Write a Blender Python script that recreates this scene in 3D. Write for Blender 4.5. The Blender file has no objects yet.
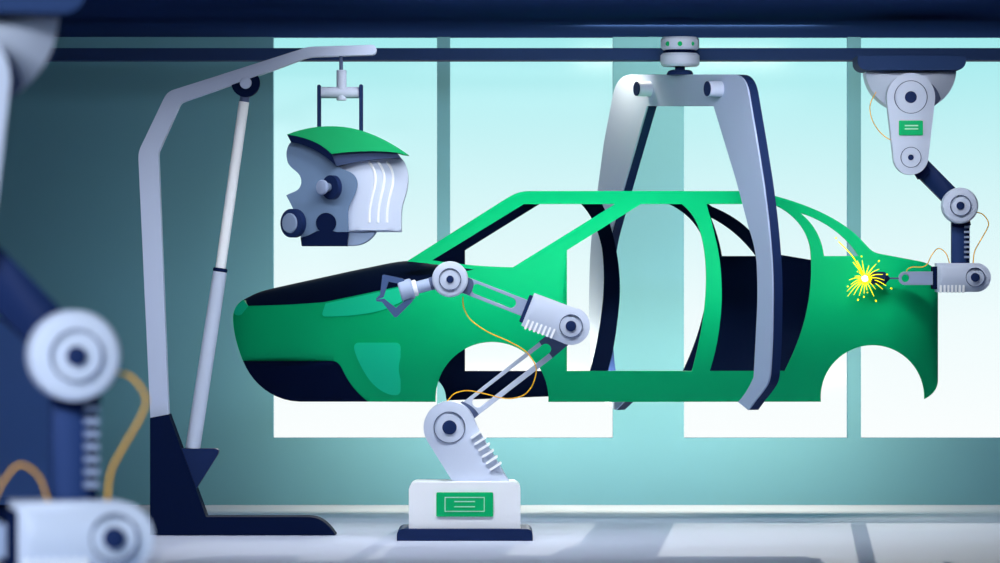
import bpy, bmesh, math, random
from mathutils import Vector, Matrix
from mathutils.geometry import delaunay_2d_cdt
import numpy as np

random.seed(4)
# ------------------------------------------------------------------ camera, sky, sun, lamps, exposure
F = 4440.0          # focal length in photo pixels
H = 1.636           # eye height of the camera
CX, CY = 500.0, 281.5
sc = bpy.context.scene
col = sc.collection


def P(x, y, d):
    """photo pixel + distance from the camera -> world point"""
    return Vector(((x - CX) * d / F, d - 30.0, H - (y - CY) * d / F))


cam_data = bpy.data.cameras.new('camera')
cam = bpy.data.objects.new('camera', cam_data)
col.objects.link(cam)
cam.location = (0, -30, H)
cam.rotation_euler = (math.pi / 2, 0, 0)
cam_data.sensor_width = 36
cam_data.lens = 36 * F / 1000
cam_data.clip_end = 500
cam_data.dof.use_dof = True
cam_data.dof.focus_distance = 29.4
cam_data.dof.aperture_fstop = 3.4
sc.camera = cam

sc.view_settings.view_transform = 'Standard'
sc.view_settings.look = 'None'
sc.view_settings.gamma = 1
sc.view_settings.exposure = 0.0
sc.view_settings.use_curve_mapping = False
sc.cycles.use_denoising = True
sc.cycles.max_bounces = 6


def lin(c):
    return tuple(((v / 255) / 12.92 if v / 255 <= .04045 else ((v / 255 + .055) / 1.055) ** 2.4) for v in c)


world = bpy.data.worlds.new('sky')
sc.world = world
world.use_nodes = True
nt = world.node_tree
nt.nodes.clear()
tc = nt.nodes.new('ShaderNodeTexCoord')
sx = nt.nodes.new('ShaderNodeSeparateXYZ')
ramp = nt.nodes.new('ShaderNodeValToRGB')
mr = nt.nodes.new('ShaderNodeMapRange')
mr.inputs['From Min'].default_value = -0.036
mr.inputs['From Max'].default_value = 0.056
bg = nt.nodes.new('ShaderNodeBackground')
out = nt.nodes.new('ShaderNodeOutputWorld')
nt.links.new(tc.outputs['Generated'], sx.inputs[0])
nt.links.new(sx.outputs['Z'], mr.inputs['Value'])
nt.links.new(mr.outputs[0], ramp.inputs[0])
nt.links.new(ramp.outputs[0], bg.inputs[0])
nt.links.new(bg.outputs[0], out.inputs[0])
el = ramp.color_ramp.elements
el[0].position = 0.0
el[0].color = (*lin((255, 255, 255)), 1)
el[1].position = 1.0
el[1].color = (*lin((164, 236, 239)), 1)
for pos, c in ((.30, (244, 253, 254)), (.62, (214, 246, 248)),):
    e = el.new(pos)
    e.color = (*lin(c), 1)
bg.inputs[1].default_value = 1.0


def lamp(name, kind, loc, target, power, color=(1, 1, 1), **kw):
    ld = bpy.data.lights.new(name, kind)
    ld.energy = power
    ld.color = color
    for k, v in kw.items():
        setattr(ld, k, v)
    lo = bpy.data.objects.new(name, ld)
    col.objects.link(lo)
    lo.location = loc
    lo.rotation_euler = (Vector(target) - Vector(loc)).to_track_quat('-Z', 'Y').to_euler()
    return lo


# low morning sun outside the windows
lamp('sun', 'SUN', (0.6, 8, 2), Vector((0.6, 8, 2)) + Vector((-.068, -1, -.2)), .5, (1, .98, .95), angle=.004)
# unseen strip lamps added as key light: one before the robots, one for the car
lamp('added_key_strip', 'AREA', (-.7, -3.5, 3.36), (-.7, -2.0, .36), 76, (.92, .96, 1.0), shape='RECTANGLE', size=5.0, size_y=.4, spread=math.radians(115))
lamp('added_car_strip', 'AREA', (1.2, -2.2, 3.36), (1.2, -.2, 2.0), 56, (.96, .98, 1.0), shape='RECTANGLE', size=3.9, size_y=.3, spread=math.radians(130))
# unseen spot added to brighten the floor robot
lamp('added_robot_spot', 'SPOT', (-.6, -3.5, 3.3), (-.35, -1.95, .3), 75, (1, .98, .95), spot_size=math.radians(30), spot_blend=.8, shadow_soft_size=.08)
# added lamp out of view that lifts the foreground robot
lamp('added_foreground_fill', 'AREA', (-2.6, -22.2, 3.3), (-1.2, -18.4, 1.5), 290, (.90, .95, 1.0), shape='RECTANGLE', size=1.6, size_y=.5)
# unseen lamps added to brighten the window wall: behind the body, under the ceiling
lamp('added_wall_fill_low', 'AREA', (.75, 1.30, .93), (.75, 2.5, .94), 82, (1.08, .96, .66), shape='RECTANGLE', size=3.9, size_y=.1)
lamp('added_wall_fill_high', 'AREA', (1.4, .9, 3.37), (1.4, 2.5, 1.6), 62, (1.08, .96, .68), shape='RECTANGLE', size=1.6, size_y=.12)


# ------------------------------------------------------------------ materials
def mat(name, rgb, rough=.55, spec=.2, metal=0.0, emit=None):
    m = bpy.data.materials.new(name)
    m.use_nodes = True
    b = m.node_tree.nodes['Principled BSDF']
    b.inputs['Base Color'].default_value = (*lin(rgb), 1)
    b.inputs['Roughness'].default_value = rough
    b.inputs['Specular IOR Level'].default_value = spec
    b.inputs['Metallic'].default_value = metal
    if emit:
        b.inputs['Emission Color'].default_value = (*lin(rgb), 1)
        b.inputs['Emission Strength'].default_value = emit
    return m


M = dict(
    green=mat('green_car_paint', (6, 206, 127), .6, .06),
    light_green=mat('light_green_lens', (24, 236, 172), .5, .1),
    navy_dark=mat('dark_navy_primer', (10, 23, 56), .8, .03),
    navy=mat('navy_paint', (24, 42, 86), .6, .1),
    navy_blue=mat('navy_blue_paint', (40, 62, 112), .6, .1),
    ink=mat('dark_rubber_and_shade', (9, 24, 62), .7, .05),  # strip and collar colour, also used for shade shapes on the links
    gray=mat('silver_gray_paint', (196, 207, 230), .5, .2),
    mid=mat('steel_gray_paint', (150, 165, 198), .5, .2),
    slate=mat('slate_casting', (101, 125, 158), .6, .15),
    slate_light=mat('pale_slate_casting', (132, 150, 180), .6, .15),
    collar=mat('dark_gray_parts_and_shade', (84, 97, 132), .6, .15),  # rods, and the contact shade modelled at the joints
    white=mat('white_enamel', (246, 249, 255), .5, .2),
    pale=mat('pale_line_print', (170, 235, 205), .5, .1),
    screen=mat('green_display', (4, 180, 108), .5, .1),
    line=mat('seam_line', (60, 75, 110), .6, .1),
    yellow=mat('yellow_cable_sheath', (255, 190, 40), .5, .2),
    spark=mat('spark_glow', (255, 250, 0), emit=1.0),
    core=mat('arc_glow', (255, 255, 235), emit=1.3),
    rail=mat('navy_steel_beam', (42, 63, 106), .7, .05),
    ceiling=mat('navy_ceiling_paint', (31, 50, 94), .9, .0),
    yoke=mat('yoke_gray_paint', (168, 184, 216), .5, .15),
    cover_green=mat('green_engine_cover_enamel', (3, 160, 96), .5, .1),
    cabinet=mat('navy_cabinet_enamel', (78, 112, 178), .6, .05),
    crane=mat('crane_gray_paint', (190, 202, 230), .5, .15),
    claw=mat('blue_steel_claw', (66, 88, 134), .5, .2),
)

# teal wall plaster, faint mottling
m = mat('teal_wall_paint', (114, 167, 181), .85, .03)
M['wall'] = m
t = m.node_tree
nz = t.nodes.new('ShaderNodeTexNoise')
nz.inputs['Scale'].default_value = 1.2
mx = t.nodes.new('ShaderNodeMix')
mx.data_type = 'RGBA'
mx.inputs['A'].default_value = (*lin((94, 145, 168)), 1)
mx.inputs['B'].default_value = (*lin((97, 148, 171)), 1)
t.links.new(nz.outputs['Fac'], mx.inputs['Factor'])
t.links.new(mx.outputs['Result'], t.nodes['Principled BSDF'].inputs['Base Color'])

# smooth pale floor screed
m = mat('pale_blue_floor_screed', (196, 203, 228), .65, .05)
M['floor'] = m
t = m.node_tree
nz = t.nodes.new('ShaderNodeTexNoise')
nz.inputs['Scale'].default_value = .8
mx = t.nodes.new('ShaderNodeMix')
mx.data_type = 'RGBA'
mx.inputs['A'].default_value = (*lin((195, 202, 227)), 1)
mx.inputs['B'].default_value = (*lin((199, 206, 230)), 1)
t.links.new(nz.outputs['Fac'], mx.inputs['Factor'])
t.links.new(mx.outputs['Result'], t.nodes['Principled BSDF'].inputs['Base Color'])

# window glass
m = bpy.data.materials.new('window_glass')
m.use_nodes = True
t = m.node_tree
t.nodes.clear()
tr = t.nodes.new('ShaderNodeBsdfTransparent')
tr.inputs[0].default_value = (.985, 1, 1, 1)
gl = t.nodes.new('ShaderNodeBsdfGlossy')
gl.inputs['Roughness'].default_value = .15
ms = t.nodes.new('ShaderNodeMixShader')
ms.inputs[0].default_value = .004
mo = t.nodes.new('ShaderNodeOutputMaterial')
t.links.new(tr.outputs[0], ms.inputs[1])
t.links.new(gl.outputs[0], ms.inputs[2])
t.links.new(ms.outputs[0], mo.inputs[0])
M['glass'] = m

# ------------------------------------------------------------------ object helpers
W = {}


def thing(name, label, cat, loc, group=None):
    o = bpy.data.objects.new(name, None)
    col.objects.link(o)
    o.empty_display_size = .1
    o.location = loc
    W[o.name] = Vector(loc)
    o['label'] = label
    o['category'] = cat
    if group:
        o['group'] = group
    return o


def obj(name, bm, m, parent=None, label=None, smooth=False, bevel=0.0):
    """link a world-space bmesh as one mesh object with its origin at its middle"""
    vs = [v.co for v in bm.verts]
    lo = Vector((min(v.x for v in vs), min(v.y for v in vs), min(v.z for v in vs)))
    hi = Vector((max(v.x for v in vs), max(v.y for v in vs), max(v.z for v in vs)))
    c = (lo + hi) / 2
    for v in bm.verts:
        v.co -= c
    bmesh.ops.recalc_face_normals(bm, faces=bm.faces)
    me = bpy.data.meshes.new(name)
    if smooth:
        for f in bm.faces:
            f.smooth = True
        for e in bm.edges:
            if len(e.link_faces) == 2 and e.calc_face_angle(0) > math.radians(38):
                e.smooth = False
    bm.to_mesh(me)
    bm.free()
    for mm in (m if isinstance(m, (list, tuple)) else [m]):
        me.materials.append(M[mm])
    o = bpy.data.objects.new(name, me)
    col.objects.link(o)
    W[o.name] = c
    if parent:
        o.parent = parent
        o.location = c - W[parent.name]
    else:
        o.location = c
    if bevel:
        bv = o.modifiers.new('edge_round', 'BEVEL')
        bv.width = bevel
        bv.segments = 2
        bv.limit_method = 'ANGLE'
        bv.angle_limit = math.radians(50)
    if label:
        o['label'] = label
    return o


def tag(o, label, cat, group=None, kind=None):
    o['label'] = label
    o['category'] = cat
    if group:
        o['group'] = group
    if kind:
        o['kind'] = kind
    return o


# ---- 2D outlines
def path(s, n=10):
    """tiny SVG-like path: M L C Q with absolute coordinates"""
    tok = s.replace(',', ' ').split()
    pts, i, cmd = [], 0, None
    num = lambda k: float(tok[k])
    while i < len(tok):
        if tok[i] in 'MLCQ':
            cmd = tok[i]
            i += 1
        if cmd in 'ML':
            pts.append((num(i), num(i + 1)))
            i += 2
        elif cmd == 'Q':
            a = pts[-1]
            b, c = (num(i), num(i + 1)), (num(i + 2), num(i + 3))
            i += 4
            for k in range(1, n + 1):
                u = k / n
                pts.append(tuple((1 - u) ** 2 * a[j] + 2 * u * (1 - u) * b[j] + u * u * c[j] for j in (0, 1)))
        elif cmd == 'C':
            a = pts[-1]
            b, c, d = (num(i), num(i + 1)), (num(i + 2), num(i + 3)), (num(i + 4), num(i + 5))
            i += 6
            for k in range(1, n + 1):
                u = k / n
                pts.append(tuple((1 - u) ** 3 * a[j] + 3 * u * (1 - u) ** 2 * b[j] + 3 * u * u * (1 - u) * c[j] + u ** 3 * d[j] for j in (0, 1)))
    if math.dist(pts[0], pts[-1]) < 1e-3 and len(pts) > 2:
        pts.pop()
    return pts


def spline(pts, n=8):
    """Catmull-Rom through points (2D or 3D)"""
    pts = [Vector(p) for p in pts]
    ext = [2 * pts[0] - pts[1]] + pts + [2 * pts[-1] - pts[-2]]
    res = []
    for i in range(1, len(ext) - 2):
        a, b, c, d = ext[i - 1], ext[i], ext[i + 1], ext[i + 2]
        for k in range(n):
            u = k / n
            res.append(.5 * ((2 * b) + (c - a) * u + (2 * a - 5 * b + 4 * c - d) * u * u + (3 * b - a - 3 * c + d) * u ** 3))
    res.append(pts[-1])
    return res


def sp2(*pts, n=8):
    return [tuple(p) for p in spline(pts, n)]


def circ(cx, cy, r, a0=0, a1=360, n=40, ry=None):
    ry = ry or r
    full = abs(a1 - a0) >= 360
    m_ = n if full else n + 1
    return [(cx + r * math.cos(math.radians(a0 + (a1 - a0) * k / n)), cy + ry * math.sin(math.radians(a0 + (a1 - a0) * k / n))) for k in range(m_)]


def capsule(a, b, ra, rb=None, n=16):
    rb = rb or ra
    ang = math.degrees(math.atan2(b[1] - a[1], b[0] - a[0]))
    L = math.dist(a, b)
    dl = math.degrees(math.asin(max(-1, min(1, (ra - rb) / L))))
    return circ(a[0], a[1], ra, ang + 90 - dl, ang + 270 + dl, n) + circ(b[0], b[1], rb, ang - 90 + dl, ang + 90 - dl, n)


def rrect(x0, y0, x1, y1, r=0, corners='tlbr', n=6):
    """rounded box; corners: which of top-left t, top-right r, bottom-right b, bottom-left l"""
    res = []
    for key, cx, cy, a in (('t', x0 + r, y0 + r, 180), ('r', x1 - r, y0 + r, 270), ('b', x1 - r, y1 - r, 0), ('l', x0 + r, y1 - r, 90)):
        if r and key in corners:
            res += circ(cx, cy, r, a, a + 90, n)
        else:
            res.append(({'t': x0, 'l': x0, 'r': x1, 'b': x1}[key], {'t': y0, 'r': y0, 'b': y1, 'l': y1}[key]))
    return res


def inside(poly, pts):
    x, y = pts[:, 0], pts[:, 1]
    r = np.zeros(len(pts), bool)
    p = np.array(poly)
    q = np.roll(p, -1, 0)
    for (x0, y0), (x1, y1) in zip(p, q):
        if y0 == y1:
            continue
        c = ((y0 > y) != (y1 > y)) & (x < (x1 - x0) * (y - y0) / (y1 - y0) + x0)
        r ^= c
    return r


def segdist(poly, pts):
    p = np.array(poly)
    q = np.roll(p, -1, 0)
    best = np.full(len(pts), 1e9)
    for a, b in zip(p, q):
        ab = b - a
        L = max(1e-9, ab @ ab)
        u = np.clip(((pts - a) @ ab) / L, 0, 1)
        best = np.minimum(best, np.linalg.norm(pts - (a + u[:, None] * ab), axis=1))
    return best


def plate(outer, d, thick=.05, holes=(), grid=0, ext=None, bm=None):
    """solid of an outline traced in photo pixels: its front lies at distance d (number or d(x, y));
    it is extruded by thick metres away from the camera (or along ext)"""
    bm = bm or bmesh.new()
    dist = d if callable(d) else (lambda x, y: d)
    loops = [list(outer)] + [list(h) for h in holes]
    verts, edges = [], []
    for lp in loops:
        s = len(verts)
        verts += [Vector(p[:2]) for p in lp]
        edges += [(s + k, s + (k + 1) % len(lp)) for k in range(len(lp))]
    if grid:
        xs = [p[0] for p in outer]
        ys = [p[1] for p in outer]
        g = np.array([(x, y) for x in np.arange(min(xs), max(xs), grid) for y in np.arange(min(ys), max(ys), grid)])
        if len(g):
            ok = inside(outer, g)
            for lp in loops:
                ok &= segdist(lp, g) > grid * .45
            for h in holes:
                ok &= ~inside(h, g)
            verts += [Vector(p) for p in g[ok]]
    v2, e2, f2, *_ = delaunay_2d_cdt(verts, edges, [], 0, 1e-4)
    cen = np.array([[sum(v2[i][k] for i in f) / len(f) for k in (0, 1)] for f in f2])
    ok = inside(outer, cen)
    for h in holes:
        ok &= ~inside(h, cen)
    e3 = Vector(ext) if ext is not None else Vector((0, thick, 0))
    fr, bk = {}, {}
    for f, k in zip(f2, ok):
        if not k:
            continue
        for i in f:
            if i not in fr:
                w = P(v2[i][0], v2[i][1], dist(v2[i][0], v2[i][1]))
                fr[i] = bm.verts.new(w)
                bk[i] = bm.verts.new(w + e3)
    cnt = {}
    for f, k in zip(f2, ok):
        if not k:
            continue
        bm.faces.new([fr[i] for i in f])
        bm.faces.new([bk[i] for i in reversed(f)])
        for a, b in zip(f, list(f[1:]) + [f[0]]):
            cnt.setdefault(frozenset((a, b)), []).append((a, b))
    for es in cnt.values():
        if len(es) == 1:
            a, b = es[0]
            bm.faces.new([fr[b], fr[a], bk[a], bk[b]])
    return bm


def bulge(d0, x0, x1, h):
    xm, hw = (x0 + x1) / 2, (x1 - x0) / 2
    return lambda x, y: d0 + h * ((x - xm) / hw) ** 2


def axis_bulge(d0, a, b, half, h):
    """bulge across the axis a-b"""
    ux, uy = b[0] - a[0], b[1] - a[1]
    L = math.hypot(ux, uy)
    nx, ny = -uy / L, ux / L
    return lambda x, y: d0 + h * (((x - a[0]) * nx + (y - a[1]) * ny) / half) ** 2


def lathe(bm, c, axis, prof, n=40):
    """profile [(r, along)] turned about axis through c"""
    ax = Vector(axis).normalized()
    u = ax.orthogonal().normalized()
    v = ax.cross(u)
    rows = []
    for r, h in prof:
        base = c + ax * h
        if r < 1e-6:
            rows.append([bm.verts.new(base)])
        else:
            rows.append([bm.verts.new(base + (u * math.cos(2 * math.pi * k / n) + v * math.sin(2 * math.pi * k / n)) * r) for k in range(n)])
    for a, b in zip(rows, rows[1:]):
        if len(a) == 1 and len(b) == 1:
            continue
        for k in range(n):
            k2 = (k + 1) % n
            if len(a) == 1:
                bm.faces.new([a[0], b[k2], b[k]])
            elif len(b) == 1:
                bm.faces.new([a[k], a[k2], b[0]])
            else:
                bm.faces.new([a[k], a[k2], b[k2], b[k]])
    return bm


def disc(cx, cy, r, d, thick, dome=.0, edge=.15, n=48):
    """round body facing the camera, front at distance d"""
    R = r * d / F
    e = min(edge * R, thick * .4)
    prof = [(0, thick), (R, thick), (R, e + dome)]
    for k in range(1, 5):
        a = math.pi / 2 * k / 4
        prof.append((R - e * (1 - math.cos(a)), e + dome - e * math.sin(a)))
    r0 = R - e
    for k in range(1, 7):
        u = 1 - k / 6
        prof.append((r0 * u, dome * u * u))
    return lathe(bmesh.new(), P(cx, cy, d), (0, 1, 0), prof, n)


def ring(cx, cy, r, w, d, h=.004, n=48):
    s = d / F
    r0, r1 = (r - w / 2) * s, (r + w / 2) * s
    return lathe(bmesh.new(), P(cx, cy, d), (0, 1, 0), [(r0, h), (r0, 0), (r1, 0), (r1, h), (r0, h)], n)


def rod(a, b, r, r2=None, n=24, bm=None, round_ends=False):
    a, b = Vector(a), Vector(b)
    L = (b - a).length
    r2 = r if r2 is None else r2
    if round_ends:
        prof = [(r * math.sin(math.pi / 2 * k / 5), r * .6 * (1 - math.cos(math.pi / 2 * k / 5))) for k in range(6)]
        prof += [(r2 * math.cos(math.pi / 2 * k / 5), L - r2 * .6 * (1 - math.sin(math.pi / 2 * k / 5))) for k in range(6)]
        prof[0], prof[-1] = (0, 0), (0, L)
    else:
        c = min(r, r2) * .12
        prof = [(0, 0), (r - c, 0), (r, c), (r2, L - c), (r2 - c, L), (0, L)]
    return lathe(bm or bmesh.new(), a, b - a, prof, n)


def tube(pts, r, n=10, bm=None, close=True):
    bm = bm or bmesh.new()
    pts = [Vector(p) for p in pts]
    rows = []
    u = None
    for i, p in enumerate(pts):
        t_ = (pts[min(i + 1, len(pts) - 1)] - pts[max(i - 1, 0)]).normalized()
        u = t_.orthogonal().normalized() if u is None else (u - t_ * u.dot(t_)).normalized()
        v = t_.cross(u)
        rr = r(i / (len(pts) - 1)) if callable(r) else r
        rows.append([bm.verts.new(p + (u * math.cos(2 * math.pi * k / n) + v * math.sin(2 * math.pi * k / n)) * rr) for k in range(n)])
    for a, b in zip(rows, rows[1:]):
        for k in range(n):
            bm.faces.new([a[k], a[(k + 1) % n], b[(k + 1) % n], b[k]])
    bm.faces.new(rows[0][::-1])
    bm.faces.new(rows[-1])
    return bm


def grid_mesh(rows, thick=None):
    """skin of rows of world points"""
    bm = bmesh.new()
    vv = [[bm.verts.new(p) for p in r] for r in rows]
    for a, b in zip(vv, vv[1:]):
        for k in range(len(a) - 1):
            bm.faces.new([a[k], a[k + 1], b[k + 1], b[k]])
    if thick:
        bmesh.ops.recalc_face_normals(bm, faces=bm.faces)
        bmesh.ops.solidify(bm, geom=bm.faces[:], thickness=thick)
    return bm


def box(x0, x1, y0, y1, z0, z1, bm=None):
    bm = bm or bmesh.new()
    v = [bm.verts.new((x, y, z)) for x in (x0, x1) for y in (y0, y1) for z in (z0, z1)]
    for f in ((0, 1, 3, 2), (4, 6, 7, 5), (0, 4, 5, 1), (2, 3, 7, 6), (0, 2, 6, 4), (1, 5, 7, 3)):
        bm.faces.new([v[i] for i in f])
    return bm


def struct(name, bm, m, label, cat):
    o = obj(name, bm, m)
    o['kind'] = 'structure'
    o['label'] = label
    o['category'] = cat
    return o


# ------------------------------------------------------------------ the room
DW = 32.5
XL, XR = -4.7, 4.9
YF = -26.0
ZC = P(0, 37, DW).z
struct('floor', box(XL, XR, YF, DW - 30, -.1, 0), 'floor', 'pale blue smooth factory floor with window light on it', 'floor')
struct('ceiling', box(XL, XR, YF, DW - 30 + .12, ZC, ZC + .12), 'ceiling', 'dark navy ceiling across the top of the hall', 'ceiling')
px = lambda x: (x - CX) * DW / F
pz = lambda y: H - (y - CY) * DW / F
sill = pz(438)
spans = [(273, 437), (450, 613), (684, 848), (861, 1025)]
bm = bmesh.new()
y0, y1 = DW - 30, DW - 30 + .12
# wall with its window openings, built as one outline with holes
xs = [XL] + [px(v) for s in spans for v in s] + [XR]
zs = [0, sill, ZC]
gv = {}


def wv(i, k, y):
    key = (i, k, y)
    if key not in gv:
        gv[key] = bm.verts.new((xs[i], y, zs[k]))
    return gv[key]


full = lambda i, k: 0 <= i < len(xs) - 1 and 0 <= k < 2 and not (k == 1 and i % 2 == 1)
for i in range(len(xs) - 1):
    for k in range(2):
        if not full(i, k):
            continue
        bm.faces.new([wv(i, k, y0), wv(i + 1, k, y0), wv(i + 1, k + 1, y0), wv(i, k + 1, y0)])
        bm.faces.new([wv(i, k, y1), wv(i, k + 1, y1), wv(i + 1, k + 1, y1), wv(i + 1, k, y1)])
        for (di, dk, a, b) in ((-1, 0, (i, k), (i, k + 1)), (1, 0, (i + 1, k), (i + 1, k + 1)), (0, -1, (i, k), (i + 1, k)), (0, 1, (i, k + 1), (i + 1, k + 1))):
            if not full(i + di, k + dk):
                bm.faces.new([wv(*a, y0), wv(*b, y0), wv(*b, y1), wv(*a, y1)])
struct('wall_back', bm, 'wall', 'teal back wall with pillars between the tall windows', 'wall')
struct('wall_left', box(XL - .12, XL, YF, y1, 0, ZC), 'ceiling', 'navy side wall on the left', 'wall')
struct('wall_right', box(XR, XR + .12, YF, y1, 0, ZC), 'ceiling', 'navy side wall on the right', 'wall')
wl = ['tall window at the left behind the hanging engine', 'tall window behind the front of the car cabin',
      'tall window behind the rear doors of the car', 'tall window at the right behind the welding robot']
for k, (a, b) in enumerate(spans):
    struct('window_%d' % (k + 1), box(px(a), px(b), y0 + .05, y0 + .062, sill, ZC), 'glass', wl[k], 'window')

# overhead rail
DR = 30.36
zr1, zr0 = P(0, 48, DR).z, P(0, 60, DR).z
bm = bmesh.new()
prof = [(0, zr0), (.24, zr0), (.24, zr0 + .018), (.14, zr0 + .018), (.14, zr1 - .018), (.24, zr1 - .018), (.24, zr1), (0, zr1)]
a = [bm.verts.new((XL, DR - 30 + u, z)) for u, z in prof]
b = [bm.verts.new((XR, DR - 30 + u, z)) for u, z in prof]
for k in range(8):
    bm.faces.new([a[k], a[(k + 1) % 8], b[(k + 1) % 8], b[k]])
bm.faces.new(a[::-1])
bm.faces.new(b)
tag(obj('overhead_rail', bm, 'rail'), 'long navy overhead rail running below the ceiling across the hall', 'rail')

# control cabinet at the left, behind the foreground robot
r = thing('control_cabinet', 'navy cabinet on the floor at the left edge, behind the blurred robot', 'cabinet', P(-40, 281.5 + H * F / 30.9, 30.9))
x0, x1 = P(-95, 0, 30.9).x, P(60, 0, 30.9).x
zt = P(0, 317, 30.9).z
obj('body', box(x0, x1, .9, 1.45, .08, zt), 'cabinet', r, bevel=.01)
obj('plinth', box(x0 + .03, x1 - .03, .94, 1.42, 0, .08), 'navy_dark', r)
obj('door', box(x0 + .03, x1 - .03, .885, .9, .13, zt - .05), 'cabinet', r, bevel=.004)
obj('handle', box(x0 + .12, x0 + .15, .86, .885, .65, .85), 'mid', r, bevel=.004)

# ------------------------------------------------------------------ car body
DC = 30.35


def dn(x, y):
    d = 29.6
    if y < 310:
        d += .30 * ((310 - y) / 119) ** 2
    if y > 300:
        d += .42 * ((y - 300) / 102) ** 2
    if x < 330:
        d += .42 * ((330 - x) / 97) ** 2
    if x > 880:
        d += .22 * ((x - 880) / 58) ** 2
    return d


def df(x, y):
    return 2 * DC - dn(x, y)


def off(f, k):
    return lambda x, y: f(x, y) + k


car = thing('car', 'bright green bare car body shell without wheels, glass or doors, held by the gripper', 'car', P(590, 402, DC))
arch_front = circ(492, 398.5, 56.5, 3.5, -183.5, 36)
arch_rear = circ(872.7, 397.2, 52, 2, -185, 34)
outer = path('M 248 306 C 270 305.5 300 304.5 325 302 L 400 286.3 474 269.5 440 264.8 407 261.2 503 200.5 C 512 195 518 191 530 191 L 742 191 C 756 191.5 766 193.5 775.5 196 C 805 204 832 215 853 232 C 861 239 864 243 868 247 C 871 250.5 874 252.4 879 253.6 L 920 261.3 C 930 263.3 938 269 938 279 L 938 380 C 938 390 931 396 924.5 399')
outer += arch_rear + arch_front
outer += path('M 368 401.7 C 357 393 350 385 343 371 C 340 364 337 361 332 361 L 243 361 C 238 349 233 332 233 318 C 233 308 238 303 243.5 299.5')
w1 = path('M 432 260.3 L 524 204 615 204 513 267.2 C 495 267 480 266 465 264.4')
w2 = path('M 567 250.2 L 641 204 682 204 C 692 212 698 222 702 238 C 706 255 707 275 705.6 295 C 704 320 699 345 692 371 L 567 371')
w3 = path('M 706.5 204 C 711 220 717 240 720 262 C 722 280 722.5 300 720.5 318 C 718.5 338 715 355 709.6 371 L 785 371 C 797 347 805 325 809 300 C 811.5 282 812.5 262 810 246 C 806 228 794 214 776 205.5 L 768 204')
w4 = path('M 800.5 213 C 822 219 846 235 859 256 L 824 256 C 822 238 814 224 800.5 213')
obj('body_side', plate(outer, dn, .05, [w1, w2, w3, w4], grid=6), 'green', car, smooth=True)
# far side, bare navy primer inside
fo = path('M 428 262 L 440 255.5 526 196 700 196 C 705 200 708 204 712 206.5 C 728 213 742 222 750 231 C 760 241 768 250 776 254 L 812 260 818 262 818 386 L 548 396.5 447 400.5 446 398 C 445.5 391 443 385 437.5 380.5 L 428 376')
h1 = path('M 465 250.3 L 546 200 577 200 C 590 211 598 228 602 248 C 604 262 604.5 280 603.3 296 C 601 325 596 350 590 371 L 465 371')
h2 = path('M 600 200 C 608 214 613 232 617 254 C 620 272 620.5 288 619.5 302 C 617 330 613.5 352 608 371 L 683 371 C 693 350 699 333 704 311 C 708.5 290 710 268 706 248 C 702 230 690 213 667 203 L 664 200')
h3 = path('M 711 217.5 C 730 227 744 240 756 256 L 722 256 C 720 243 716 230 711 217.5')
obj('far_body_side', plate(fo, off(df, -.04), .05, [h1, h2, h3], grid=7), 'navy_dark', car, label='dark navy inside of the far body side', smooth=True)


def across(pts, near=dn, n=10, inset=0.0, mid=None, thick=.02):
    rows = []
    for (x, y) in pts:
        a = P(x, y, near(x, y) + .03)
        b = Vector((a.x, 2 * (DC - 30) - a.y, a.z))
        rows.append([a.lerp(b, k / n) for k in range(n + 1)])
    return grid_mesh(rows, thick)


# dark sheet added where the engine bay is open: near edge, crown, far edge
ne = sp2((248, 306), (285, 304.8), (325, 302), (400, 286.3), (474, 269.5), n=8)
cr = sp2((243.7, 299.6), (257, 293), (273, 288.3), (325, 276.8), (365, 268.2), (406, 260.9), (440, 263.2), (474, 268.5), n=8)


def resample(p, n):
    L = [0]
    for a, b in zip(p, p[1:]):
        L.append(L[-1] + math.dist(a, b))
    res, j = [], 0
    for k in range(n + 1):
        t_ = L[-1] * k / n
        while j < len(L) - 2 and L[j + 1] < t_:
            j += 1
        u = (t_ - L[j]) / max(1e-9, L[j + 1] - L[j])
        res.append((p[j][0] + (p[j + 1][0] - p[j][0]) * u, p[j][1] + (p[j + 1][1] - p[j][1]) * u))
    return res


rows = []
for (a, c) in zip(resample(ne, 40), resample(cr, 40)):
    A = P(a[0], a[1], dn(*a) + .02)
    C = P(c[0], c[1], DC)
    B = Vector((A.x, 2 * (DC - 30) - A.y, A.z))
    row = []
    for k in range(15):
        s = k / 14
        row.append(A * ((1 - s) * (1 - 2 * s)) + C * (4 * s * (1 - s)) + B * (s * (2 * s - 1)))
    rows.append(row)
obj('added_engine_bay_sheet', grid_mesh(rows, .015), 'navy_dark', car, label='dark navy sheet in place of the open engine bay', smooth=True)
obj('front_panel', across(path('M 244.5 300.5 C 239 304 234 309 234 318 C 234 332 239 349 244 361')), 'green', car, smooth=True)
bo = path('M 243 361 L 332 361 C 337 361 340 364 343 371 C 350 385 357 393 368 401.7 L 300 401.7 C 272 401 252 383 243 361')
obj('front_bumper', plate(bo, off(dn, -.006), .055, grid=5), 'navy_dark', car, label='dark navy lower front bumper', smooth=True)
obj('bumper_skirt', across(path('M 244.5 362 C 253.5 382 273 400 300 400.7 L 366 400.7')), 'navy_dark', car, smooth=True)
obj('roof', across(path('M 520 193 L 530 191.6 742 191.6 C 756 192 766 194 776 197')), 'green', car, smooth=True)
obj('boot_lid', across(path('M 880 254.6 L 920 262.2 C 930 264 937 270 937 279 L 937 338')), 'green', car, smooth=True)
obj('floor_pan', box(P(552, 0, 30.3).x, P(812, 0, 30.3).x, -.02, .76, P(0, 394, 30.3).z, P(0, 388, 30.3).z), 'navy_dark', car)
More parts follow.
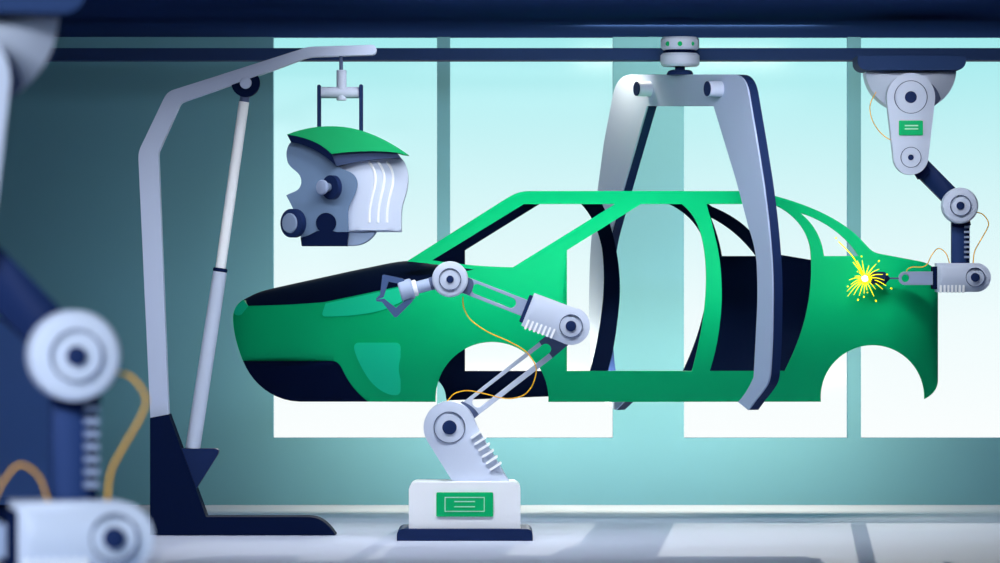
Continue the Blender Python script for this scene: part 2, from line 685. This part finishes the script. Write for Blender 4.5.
obj('headlight', plate(path('M 325.5 303.5 L 400 287.6 426 281.8 C 416 292 404 302 388 308 C 374 313.5 350 316.5 326 316.6 C 322.5 316.6 321.8 314.5 322.8 311.5'), off(dn, -.012), .02, grid=5), 'light_green', car, label='lighter green headlight panel', smooth=True)
obj('marker_light', plate(path('M 244 300.5 L 248.2 306.2 242 314 C 240 316 234.5 316.5 234 312 C 234.4 307 239 303 244 300.5'), off(dn, -.012), .02, grid=4), 'light_green', car, label='lighter green corner lamp', smooth=True)
obj('side_panel', plate(path('M 359 342.6 L 395 342.6 C 399 342.6 400.5 345 400.5 348 L 400.5 389 C 400.5 393 399 395.2 395 395.2 C 386 395.2 375 388 368 378 C 361 367.5 356 357 354.2 349 C 353.5 345 355.5 342.6 359 342.6'), off(dn, -.012), .02, grid=5), 'light_green', car, label='lighter green rounded panel ahead of the wheel arch', smooth=True)

# ------------------------------------------------------------------ gripper on its trolley
SL = .0155
dg = lambda x, y=0: 30.2 + (686 - x) * SL
nrm = Vector((SL * F / 30.2, 1, 0)).normalized()     # away from the camera, square to the yoke
yo = path('M 632 74.5 L 734 74.5 C 742 74.5 746 82 748 92 L 756.5 142 762.5 180 C 766 205 769 230 770.5 252 C 772 270 772.4 290 772 310 C 771.8 335 771 355 769.6 374 C 769 379 768 382 766.5 385 C 762 392 758 397 756 399 L 748 410 738 402 C 744 396 750 386 753.5 377 C 754 370 755.5 340 757 310 C 757.6 295 757.4 280 756.5 262 C 755 248 752 238 749 229 L 736 180 724.4 142 713.5 106 647 106 636.5 142 622.4 191 612 228 C 607 246 604 268 603 290 C 602.5 320 603 350 606 371 C 609 382 615 392 623.4 402 L 615 410 605.6 402.3 C 600 394 595 384 592.5 372 C 590.5 350 589 325 589 300 C 589.2 275 590 255 591.2 240 C 592.5 225 595 205 597.4 191 L 604 142 612.5 97 C 615 82 621 74.5 632 74.5', n=7)
gr = thing('car_gripper', 'gray two-armed gripper hanging from the rail and clasping the green car body', 'gripper', P(680, 60, 30.23))
obj('yoke_face', plate(yo, lambda x, y: dg(x), ext=nrm * .012, grid=9), 'yoke', gr, label='gray front plate of the two-armed yoke')
obj('yoke_shade_side', plate(yo, lambda x, y: dg(x) + .0045, ext=nrm * .076, grid=9), 'navy', gr, label='navy layer giving the two-armed yoke its shaded side')  # the shade of the yoke's side is put into this navy layer
for bx in (650, 721):
    c = P(bx, 89, dg(bx))
    k = rod(c - nrm * .10, c + nrm * .02, .052, n=32)
    b = obj('bolt', k, 'gray', gr, smooth=True)
    obj('bolt_cap', rod(c - nrm * .106, c - nrm * .099, .050, n=32), 'navy', b, label='navy bolt end', smooth=True)
DT = 30.23
ct = lambda y: P(680, y, DT)
kt = DT / F
obj('mount_housing', rod(ct(37.2), ct(50), 19.3 * kt, n=48), 'gray', gr, smooth=True)
obj('spacer', rod(ct(49.8), ct(53.4), 16.5 * kt, n=40), 'navy_dark', gr, smooth=True)
obj('swivel_drum', rod(ct(53.2), ct(66.5), 19.6 * kt, n=48), 'gray', gr, smooth=True)
obj('stem', rod(ct(66), ct(71), 5 * kt, n=24), 'navy_dark', gr, smooth=True)
obj('stem_cap', lathe(bmesh.new(), ct(75), (0, 0, 1), [(0, 0), (13 * kt, 0), (13 * kt, 2 * kt), (11.5 * kt, 4.2 * kt), (9 * kt, 5 * kt), (0, 5 * kt)], 36), 'navy', gr, smooth=True)
for lx in (668, 680, 692):
    dx = (lx - 680) / 19.3
    dd = DT - math.sqrt(1 - dx * dx) * 19.3 * kt
    obj('indicator_light', disc(lx, 43.6, 2.4, dd - .006, .03, .004), 'screen', gr, smooth=True)
obj('rail_clamp', box(P(664, 0, DT).x, P(696, 0, DT).x, DT + .08 - 30, DR - 30 - .001, ct(58).z, ct(50).z), 'navy_dark', gr)

# ------------------------------------------------------------------ ceiling-mounted welding robot
hr = thing('welding_robot', 'gray robot arm hung from the overhead rail, welding the rear of the green car', 'robot arm', P(911, 60, 30.0), 'ceiling-mounted welding robots')
obj('mounting_plate', plate(rrect(857.5, 55.6, 966, 70, 9, 'bl', 8), 29.75, .42), 'rail', hr, bevel=.006)
obj('plate_bracket', box(P(878, 0, 30).x, P(944, 0, 30).x, .17, .6, P(0, 68, 29.75).z, P(0, 55.8, 29.75).z), 'rail', hr)
dome = [(911 + 45.3 * math.cos(math.radians(a)), 69.5 + 42 * math.sin(math.radians(a))) for a in range(0, 181, 6)]
obj('dome', plate(dome, bulge(29.82, 866, 956, .16), .25, grid=6), 'gray', hr, smooth=True)
obj('shoulder_shade', plate(path('M 905 84 L 930 82.5 C 935 86 939 92 940.8 98.8 C 939 102 937 104 934.5 105.8 L 905 110'), 29.76, .08), 'collar', hr, label='dark gray shade shape behind the shoulder')  # crescent of body shadow on the dome, built as a dark piece
ub = capsule((911, 97), (911, 157.4), 24.2, 17.3, 24)
obj('upper_body', plate(ub, bulge(29.62, 886, 936, .03), .1, grid=4), 'gray', hr, smooth=True, label='tapered pale gray upper housing')


def joint(parent, cx, cy, rr, rh, d, w=.6):
    obj('joint_ring', ring(cx, cy, rr, w, d - .005, .03), 'line', parent)
    obj('joint_hub', disc(cx, cy, rh, d - .014, .04, .002), 'navy', parent, smooth=True)


joint(hr, 911, 97, 16.3, 5.9, 29.622)
joint(hr, 911, 157.3, 10.1, 2.8, 29.622)
dp = obj('display', plate(rrect(899, 120.5, 923, 135.3, 1.2), 29.612, .03), 'screen', hr, label='green display plate with two pale lines')
for yy in (125.6, 128.8):
    obj('print_line', plate(rrect(904.8, yy - .7, 918.2, yy + .7, .3), 29.609, .006), 'pale', dp)
lk = path('M 928 161.5 L 958 191.3 946 204 915 174.3')
lk = path('M 921 153 L 962 194.5 948 206.5 908 166.5')
obj('forearm', plate(lk, lambda x, y: axis_bulge(29.72, (928, 167.7), (949, 194.5), 9, .03)(x, y) - .0022 * max(0, x - 921), .09, grid=3), 'navy', hr, smooth=True, label='navy blue forearm link')
fc = [p for p in circ(911, 157.3, 23.3, 33, 72, 10)]
obj('forearm_shade_collar', plate([(918, 155)] + fc[0:] + [(910, 166)], 29.69, .05), 'ink', hr, label='darker navy shade at the top of the forearm')  # shade under the upper body, modelled as a dark crescent
obj('elbow_joint', disc(960.7, 205.6, 18.1, 29.46, .12, .012), 'gray', hr, smooth=True)
joint(hr, 960.7, 205.6, 10.2, 4, 29.46)
obj('wrist_link', plate(rrect(952, 212, 967, 266, 0), bulge(29.57, 952, 967, .02), .08, grid=3), 'navy_blue', hr, smooth=True, label='navy blue vertical wrist link')
obj('rack_strip', plate(rrect(966.5, 219, 969.6, 264), 29.57, .05), 'ink', hr, label='dark strip along the wrist link')
obj('wrist_shade_collar', plate(circ(960.7, 205.6, 22, 62, 113, 10) + [(953, 212), (968, 212)], 29.56, .05), 'ink', hr, label='darker shade at the top of the wrist link')  # shadow crescent below the elbow disc, set in dark colour
for k in range(7):
    yy = 227 + 5 * k
    obj('rack_tooth', plate(rrect(964.6, yy - 1.1, 970, yy + 1.1), 29.545, .06), 'mid', hr)
bl = rrect(937.5, 263, 950, 292, 0)
bl = [(937.5, 292), (937.5, 263)] + circ(976.5, 277.5, 14.5, -90, 90, 20)
obj('wrist_block', plate(bl, lambda x, y: 29.42 + .035 * ((y - 277.5) / 14.5) ** 2 + (.02 * ((x - 940) / 50) ** 2), .2, grid=4), 'gray', hr, smooth=True)
joint(hr, 975.4, 277.3, 9.3, 4.4, 29.43)
for k in range(7):
    xx = 940.9 + 3.8 * k
    obj('cooling_fin', plate(rrect(xx - 1, 285, xx + 1, 292.8, .8), 29.42, .05), 'white', hr)
obj('block_cap', plate(rrect(933, 266.5, 938, 289.2, 1.2), 29.47, .15), 'navy_dark', hr)
tm = [(934, 271.5), (934, 285)] + circ(905.6, 278.3, 6.8, 90, 270, 14)
obj('torch_arm', plate(tm, lambda x, y: 29.48, .05, [circ(905.6, 278.3, 3.9, 0, 360, 24)]), 'mid', hr, bevel=.004)
pt = lambda x, y: P(x, y, 29.50)
obj('torch_rod', rod(pt(899.2, 278.4), pt(888, 278.4), .006), 'collar', hr, smooth=True)
obj('torch_nozzle', lathe(bmesh.new(), pt(889.8, 278.4), (-1, 0, 0), [(0, 0), (.006, 0), (.042, .032), (.045, .05), (.042, .12), (.014, .15), (0, .15)], 8), 'navy', hr)


def cable(parent, pts, d, w=1.4, name='cable'):
    n = len(pts)
    p3 = [P(x, y, (d(k / (n - 1)) if callable(d) else d)) for k, (x, y) in enumerate(pts)]
    return obj(name, tube(spline(p3, 6), w / 2 * .92 * 29 / F), 'yellow', parent, label='yellow cable', smooth=True)


cable(hr, [(976, 212), (983, 214.5), (988.3, 222), (987, 229), (979, 243), (974.5, 252), (973, 264)], 29.52, 1.3)
cable(hr, [(949.8, 264), (946, 253.5), (938.5, 248.4), (931.8, 255), (927.3, 264), (922, 267), (913, 267), (907.8, 269), (906, 273)], 29.50, 1.1)
cable(hr, [(876, 92), (871, 102), (870, 110), (872.5, 120.5), (879, 131), (887, 138), (893, 140.5)], 29.72, 1.1)


def copy_tree(o, parent=None):
    c = o.copy()
    col.objects.link(c)
    W[c.name] = W[o.name]
    if parent:
        c.parent = parent
    for ch in [k for k in bpy.data.objects if k.parent == o]:
        copy_tree(ch, c)
    return c


c2 = copy_tree(hr)
ref = P(960.7, 205.6, 29.46)
yaw = math.radians(13.5)
c2.rotation_euler.z = yaw
c2.location = P(77, 356, 29.46 / 2.54) - Matrix.Rotation(yaw, 3, 'Z') @ (ref - hr.location)
c2['label'] = 'large blurred gray robot arm hanging close to the viewer at the left edge'
W[c2.name] = c2.location.copy()
pl_top = (P(911, 55.6, 29.75) - hr.location).z
obj('mounting_column', rod(c2.location + Vector((0, .15, pl_top)), (c2.location.x, c2.location.y + .15, ZC), .09), 'rail', c2, smooth=True)

# ------------------------------------------------------------------ weld sparks
bm = bmesh.new()
sc0 = P(864.9, 278.7, 29.47)
rnd = random.Random(11)
angs = [(-112, 19), (-98, 17), (-75, 13), (-58, 18), (-42, 17), (-25, 17), (-8, 17), (6, 19), (20, 17), (38, 12), (62, 16), (80, 10), (95, 13), (112, 15), (130, 16), (142, 20), (155, 18), (170, 13), (188, 14), (205, 10), (230, 9)]
k29 = 29.47 / F
for a, L in angs:
    a = math.radians(a)
    dirv = Vector((math.cos(a), rnd.uniform(-.5, .1), -math.sin(a)))
    sag = Vector((0, 0, -.25 * L * k29 * abs(math.cos(a))))
    p0, p1 = sc0 + dirv * 3.2 * k29, sc0 + dirv * L * 1.12 * k29 + sag
    mid = (p0 + p1) / 2 - sag * .35
    tube(spline([p0, mid, p1], 5), lambda u: (.95 - .5 * u) * k29 * .62, 6, bm)
    if rnd.random() < .55:
        q = p1 + (p1 - mid) * .45
        tube([q, q + (p1 - mid) * .2], .7 * k29, 6, bm)
arc = [P(x, y, 29.45) for x, y in ((835.5, 237.5), (836.6, 238.6))]
tube(arc, .9 * k29, 6, bm)
tube(spline([P(x, y, 29.46) for x, y in ((838.5, 241.5), (848, 251), (855, 260), (862, 273))], 6), .55 * k29, 6, bm)
tube(spline([P(x, y, 29.46) for x, y in ((853, 262), (857, 267), (862.5, 274.5))], 4), .5 * k29, 6, bm)
sk = obj('weld_sparks', bm, 'spark', smooth=True)
tag(sk, 'burst of yellow welding sparks on the green rear fender', 'sparks', kind='stuff')
bm = bmesh.new()
bmesh.ops.create_icosphere(bm, subdivisions=3, radius=3.6 * k29, matrix=Matrix.Translation(sc0))
tag(obj('weld_arc', bm, 'core', smooth=True), 'white glowing welding arc at the tip of the torch', 'arc')

# ------------------------------------------------------------------ floor-standing robot
rb = thing('assembly_robot', 'gray robot arm on a floor pedestal with its claw at the green car', 'robot arm', P(464.5, 541, 28.35))
zb = P(0, 541, 28.0).z
obj('base_plate', plate(rrect(396.8, 529, 532.7, 281.5 + H * F / 28.0, 6, 'tr'), 28.0, .54), 'navy', rb, bevel=.008)
obj('pedestal', plate(rrect(408.8, 482.3, 520.5, 529.3, 8, 'tr', 8), lambda x, y: 28.05 + .0, .44), 'white', rb, bevel=.012, label='white pedestal box')
ds = obj('display', plate(rrect(436.3, 492.4, 493.2, 516.7, 1.6), 28.04, .03), 'screen', rb, label='green display with a framed pale symbol')
obj('print_frame', plate(rrect(444.6, 497, 484.7, 511.8), 28.036, .006, [rrect(445.5, 497.9, 483.8, 510.9)]), 'pale', ds)
for yy in (501.6, 506.8):
    obj('print_line', plate(rrect(454.3, yy - .5, 475, yy + .5), 28.036, .006), 'pale', ds)
la = circ(449.5, 427.5, 26, 149, 331, 26) + [(479.3, 431.6), (509.3, 482), (512, 487), (456, 487)]
obj('lower_arm', plate(la, axis_bulge(28.2, (449.5, 427.5), (480, 481), 26, .03), .22, grid=4), 'gray', rb, smooth=True)
joint(rb, 449.5, 427.5, 15.5, 7.2, 28.2)
for k in range(6):
    x, y = 471.5 + 3.82 * k, 437.6 + 6.36 * k
    obj('cooling_fin', plate(capsule((x, y), (x + 9.8, y - 6), 1.15, n=6), 28.185, .12), 'white', rb)
A, B = (477.6, 402.2), (545.8, 349.2)
slot = capsule(A, B, 5.4, n=12)
lo_ = path('M 455 408 L 464.5 401 544 338.5 573 341 553 357.5 478.8 414.7 466 424')
obj('lower_link', plate(lo_, 28.44, .06, [slot]), 'gray', rb, bevel=.003)
obj('link_shade_collar', plate(path('M 452 404 L 459 403.6 462.3 401.5 C 471 404.5 476.5 410 478.8 414.7 L 472.6 420 466 424'), 28.43, .05), 'collar', rb, label='dark gray contact shade at the lower joint')  # shade beside the lower disc, made as a dark piece
ang = math.degrees(math.atan2(B[1] - A[1], B[0] - A[0]))
obj('link_shade_collar', plate([(539.2, 341.6), (547, 335.3), (573, 341), (552.7, 357.8), (549.3, 353.6)] + circ(B[0], B[1], 5.4, ang + 90, ang - 90, 12) + [(541.5, 345.2)], 28.43, .05), 'collar', rb, label='dark gray contact shade at the elbow')  # link end darkened by colour for the shade under the housing
hs = [(521.4, 325.6), (534.4, 293), (578, 309.2)] + circ(571, 326, 19, -68, 112, 24) + [(563.5, 343.3)]
obj('elbow_housing', plate(hs, lambda x, y: axis_bulge(28.22, (528, 309), (571, 326), 18, .02)(x, y) + .02 * max(0, (x - 535) / 55) ** 2, .2, grid=4), 'gray', rb, smooth=True)
joint(rb, 571, 326, 11.3, 5.3, 28.228)
for k in range(7):
    x, y = 528.6 + 4.3 * k, 320.6 + 1.53 * k
    obj('cooling_fin', plate(capsule((x, y), (x - 3.2, y + 7.6), 1.1, n=6), 28.225, .08), 'white', rb)
obj('housing_cap', plate([(529.7, 294.6), (533.5, 295.9), (523, 323.2), (519, 321.6)], 28.25, .15), 'navy', rb, bevel=.006)
slot2 = capsule((477, 289.2), (510.8, 302.8), 5.2, n=12)
obj('upper_link', plate(path('M 462 275 L 472.6 279 528 300.2 522 316.3 470 296 458 291.5'), 28.3, .06, [slot2]), 'mid', rb, bevel=.003)
obj('link_shade_collar', plate(path('M 460 274.5 L 466.8 277 471.8 279 C 474 282 474 285 473 288 C 471.8 291 470 294 469.3 295.4 L 462.6 292.8'), 28.285, .05), 'collar', rb, label='dark gray contact shade at the wrist joint')  # dark crescent for the wrist disc's shade on the link
obj('wrist_joint', disc(450, 279.2, 18, 28.15, .13, .012), 'gray', rb, smooth=True)
joint(rb, 450, 279.2, 10.8, 3.7, 28.15)
wd = 28.22


def wp(x, y):
    return P(x, y, wd)


kw = wd / F
obj('wrist_shade_collar', rod(wp(437, 282.3), wp(429.6, 284.2), 6.6 * kw), 'collar', rb, smooth=True)  # dark collar that holds the shade next to the wrist disc
obj('wrist_tube', rod(wp(431.5, 283.8), wp(416.5, 287.7), 6.2 * kw), 'yoke', rb, smooth=True)
obj('wrist_ring', rod(wp(417.3, 287.5), wp(412.6, 288.7), 8.2 * kw), 'white', rb, smooth=True, label='white wrist ring')
obj('wrist_sleeve', rod(wp(413, 288.4), wp(399.8, 292), 10.6 * kw), 'yoke', rb, smooth=True)
obj('claw_finger', plate(path('M 404 279.5 L 402 278.4 384.3 274.6 C 383 274.4 382.4 275 382.2 276.3 L 380 294.8 376.3 298.3 376.3 299.6 383.3 297.4 388.6 281.7 398.5 283.6 406 286'), 28.19, .05), 'claw', rb, bevel=.003)
obj('claw_finger', plate(path('M 376.3 299.6 L 376.3 301.3 382 302 393.8 316.6 C 395 317.6 396.3 317.6 397.3 316.6 L 413 300.8 408 296 403 302 395.8 308 384 298.6'), 28.19, .05), 'claw', rb, bevel=.003)
cable(rb, [(463, 297), (463, 303), (465, 311), (472, 321), (488, 332), (508, 341), (524, 350), (532, 359), (535.6, 366), (536, 374), (532, 386), (524, 395), (512, 398.4), (500, 397.6), (486, 394), (472, 391), (463, 391), (454, 394), (446.5, 402)], lambda u: 28.32 + .0 * u, 1.3)

# ------------------------------------------------------------------ shop crane at the left
DS = 28.65
cr_ = thing('shop_crane', 'tall gray and navy lifting crane standing on the floor left of the car', 'crane', P(170, 535, DS + .1))
mast = path('M 150.3 418 L 138.4 160 C 138.2 155 138.6 151 141 146 L 163.5 99 C 166 94 169 91 174 89.5 L 298 50 C 303 48 306 47.2 312 46.6 L 371.5 44.8 C 378 44.8 378 54.8 371.5 54.8 L 316 56.6 C 311 56.8 307 57.6 303 59 L 273 70.3 185 101.2 C 182 102.3 180.5 103 179.3 105.5 L 159.2 150.5 C 158.5 152 158.3 154 158.4 157 L 168.6 414.5')
obj('mast', plate(mast, lambda x, y: DS, .12), 'crane', cr_, bevel=.006)
foot = path('M 150 418 L 168.5 414.5 206 517 308 517 C 321 517.5 327 523 335.7 535 L 150 535')
zf = P(0, 535, DS - .06).z
bmf = plate(foot, DS - .06, .24)
obj('base', bmf, 'navy_dark', cr_, label='dark navy upright and foot')
obj('cylinder_bracket', plate(path('M 178 448.6 L 213 448.6 C 219 448.6 219.5 451.5 217.5 455 L 196 489 186 489'), DS, .1), 'navy', cr_, bevel=.004)
cy = lambda x, y: P(x, y, DS + .05)
obj('barrel', rod(cy(192.7, 449), cy(220.2, 271.3), 7.5 * DS / F, 7.0 * DS / F), 'gray', cr_, smooth=True)
obj('barrel_collar', rod(cy(220.0, 272), cy(220.6, 268), 7.3 * DS / F), 'ink', cr_, smooth=True, label='dark collar on the cylinder')
obj('piston_rod', rod(cy(220.4, 269), cy(244.1, 101.6), 5.2 * DS / F), 'white', cr_, smooth=True)
obj('rod_end', rod(cy(244, 102.5), cy(245.2, 95), 4.8 * DS / F), 'collar', cr_, smooth=True)
obj('pivot_ring', lathe(bmesh.new(), P(245.5, 82.8, DS + .01), (0, 1, 0), [(5.5 * DS / F, 0), (14.2 * DS / F, 0), (14.2 * DS / F, .07), (5.5 * DS / F, .07), (5.5 * DS / F, 0)], 40), 'navy_dark', cr_, label='dark pivot ring')
obj('pivot_pin', disc(245.5, 82.8, 5.9, DS - .012, .1, .003), 'crane', cr_, smooth=True)

# ------------------------------------------------------------------ lifting bracket and engine
DE = 28.7
ke = DE / F
pe = lambda x, y, d=DE: P(x, y, d)
lb = thing('lifting_bracket', 'gray T-shaped lifting bracket hanging from the crane arm, carrying the engine', 'lifting bracket', pe(341, 56))
obj('hook_rod', rod(pe(341.1, 55), pe(341.1, 71), 1.9 * ke), 'collar', lb, smooth=True)
obj('sleeve', rod(pe(341.5, 70), pe(341.5, 100.5), 5.0 * ke), 'gray', lb, smooth=True)
obj('crossbar', rod(pe(318.2, 92.6), pe(361, 92.6), 5.7 * ke, round_ends=True), 'gray', lb, smooth=True)
for (x, yt, yb) in ((319, 84.6, 129.5), (361, 84.2, 133)):
    obj('strap', plate(rrect(x - 1.95, yt, x + 1.95, yb, 1.9, 'tr'), DE - .045, .05), 'navy', lb)

DE0 = 28.55
en = thing('engine', 'gray car engine with a green cover, hanging from the crane above the open engine bay', 'engine', P(345, 246, DE))
cov = path('M 287 134.5 C 308 126 330 124.5 350 127.8 C 372 132 392 143 408.6 155 C 402 154.8 400 153.2 397 152.8 C 385 151 372 151 364 151.3 C 352 151.6 340 152.6 331 154 C 320 142 305 137 287 134.5')
obj('cover', plate(cov, lambda x, y: DE0 - .05 + .0012 * max(0, 150 - y), .25, grid=5), 'cover_green', en, smooth=True, label='curved green engine cover')
obj('cover_lip', plate(path('M 287 134.5 C 305 137 320 142 331.3 153.8 L 336.3 166 C 322 152.5 308 144.5 290.8 141.8'), DE0 - .06, .2), 'navy_dark', en, label='dark edge of the cover')
obj('head_gasket', plate(path('M 331.3 154 C 340 152.6 352 151.6 364 151.3 C 372 151 385 151 397 152.8 L 401 158 C 385 157.6 360 160.5 336.3 166.2'), DE0 - .02, .3), 'line', en, label='dark gray gasket under the cover')
blk = path('M 291.3 141.6 C 308 144.5 322 152.5 337 165.5 C 341 169.5 346 170 350 172 C 356 175 358.5 181 357.3 187 C 355.5 196 349 203 348 212 L 348.6 232.5 336 232.5 316 238 301 238 C 299 229 297 219 294 211 C 291 204 288.5 200 286.3 195.4 C 290 193 295.5 192 298.5 189 C 301.5 185.5 301.8 181 300.6 177.5 C 298.5 171 291 169.5 287.8 162.5 C 285.8 156.5 285.3 147.5 291.3 141.6')
obj('block', plate(blk, lambda x, y: DE0 + .0, .32), 'slate', en, bevel=.006)
fin = path('M 336.5 166 C 360 160.5 385 157.6 401 158 C 405 161.5 407 168 407.7 174 C 409 186 405 196 402.5 204 C 401 210 401 222 401.2 231.8 L 345 231.8 345 170')
obj('finned_cover', plate(fin, lambda x, y: DE0 + .03 + .10 * ((x - 365) / 42) ** 2, .25, grid=4), 'gray', en, smooth=True, label='pale gray side cover with three white ribs')
for k in range(3):
    dx = 8.9 * k
    wv_ = sp2((368.7 + dx, 161.5), (373.2 + dx, 168.5), (375.2 + dx, 177), (374.6 + dx, 186), (371.8 + dx, 198), (369.6 + dx, 210), (369.2 + dx, 222.6), n=6)
    b_ = tube([P(x, y, DE0 + .03 + .10 * ((x - 365) / 42) ** 2) for x, y in wv_], 1.35 * ke, 10)
    obj('rib', b_, 'white', en, smooth=True)
obj('sump', plate(path('M 345 231.5 L 376.3 231.8 C 371 240 364 245.6 352 245.8 L 345 245.8'), DE0 + .06, .2), 'slate_light', en, bevel=.006)
du = [(300.5, 237.5), (301.6, 246), (347.2, 246), (348.6, 232), (337, 232)] + circ(326, 223, 10.2, 50, -230, 20) + [(317, 231), (308, 235.5)]
obj('oil_pan', plate(du, DE0 - .012, .26), 'navy_dark', en, label='dark navy lower crankcase')
obj('pulley', lathe(bmesh.new(), P(292, 223.2, DE0 - .05), (-.64, -.77, 0), [(0, -.035), (14.3 * ke, -.035), (14.3 * ke, .01), (10.5 * ke, .02), (0, .02)], 40), 'navy', en, smooth=True)
obj('pulley_face', lathe(bmesh.new(), P(292, 223.2, DE0 - .05) + Vector((-.64, -.77, 0)).normalized() * .018, (-.64, -.77, 0), [(0, 0), (9.9 * ke, 0), (9.9 * ke, .006), (9 * ke, .012), (0, .016)], 40), 'slate_light', en, smooth=True)
obj('port', lathe(bmesh.new(), P(330.5, 187.4, DE0 - .055), (-.72, -.69, 0), [(0, -.03), (12 * ke, -.03), (12 * ke, .006), (0, .006)], 40), 'navy', en, smooth=True)
ax = Vector((-.62, -.78, 0)).normalized()
c = P(329, 187.4, DE0 - .052)
k_ = rod(c, c + ax * .06, 4.2 * ke, 5.2 * ke)
obj('plug_shaft', k_, 'slate_light', en, smooth=True)
obj('plug', lathe(bmesh.new(), c + ax * .06, ax, [(0, 0), (7.4 * ke, 0), (7.4 * ke, .012), (6.4 * ke, .02), (3 * ke, .024), (0, .025)], 32), 'mid', en, smooth=True)
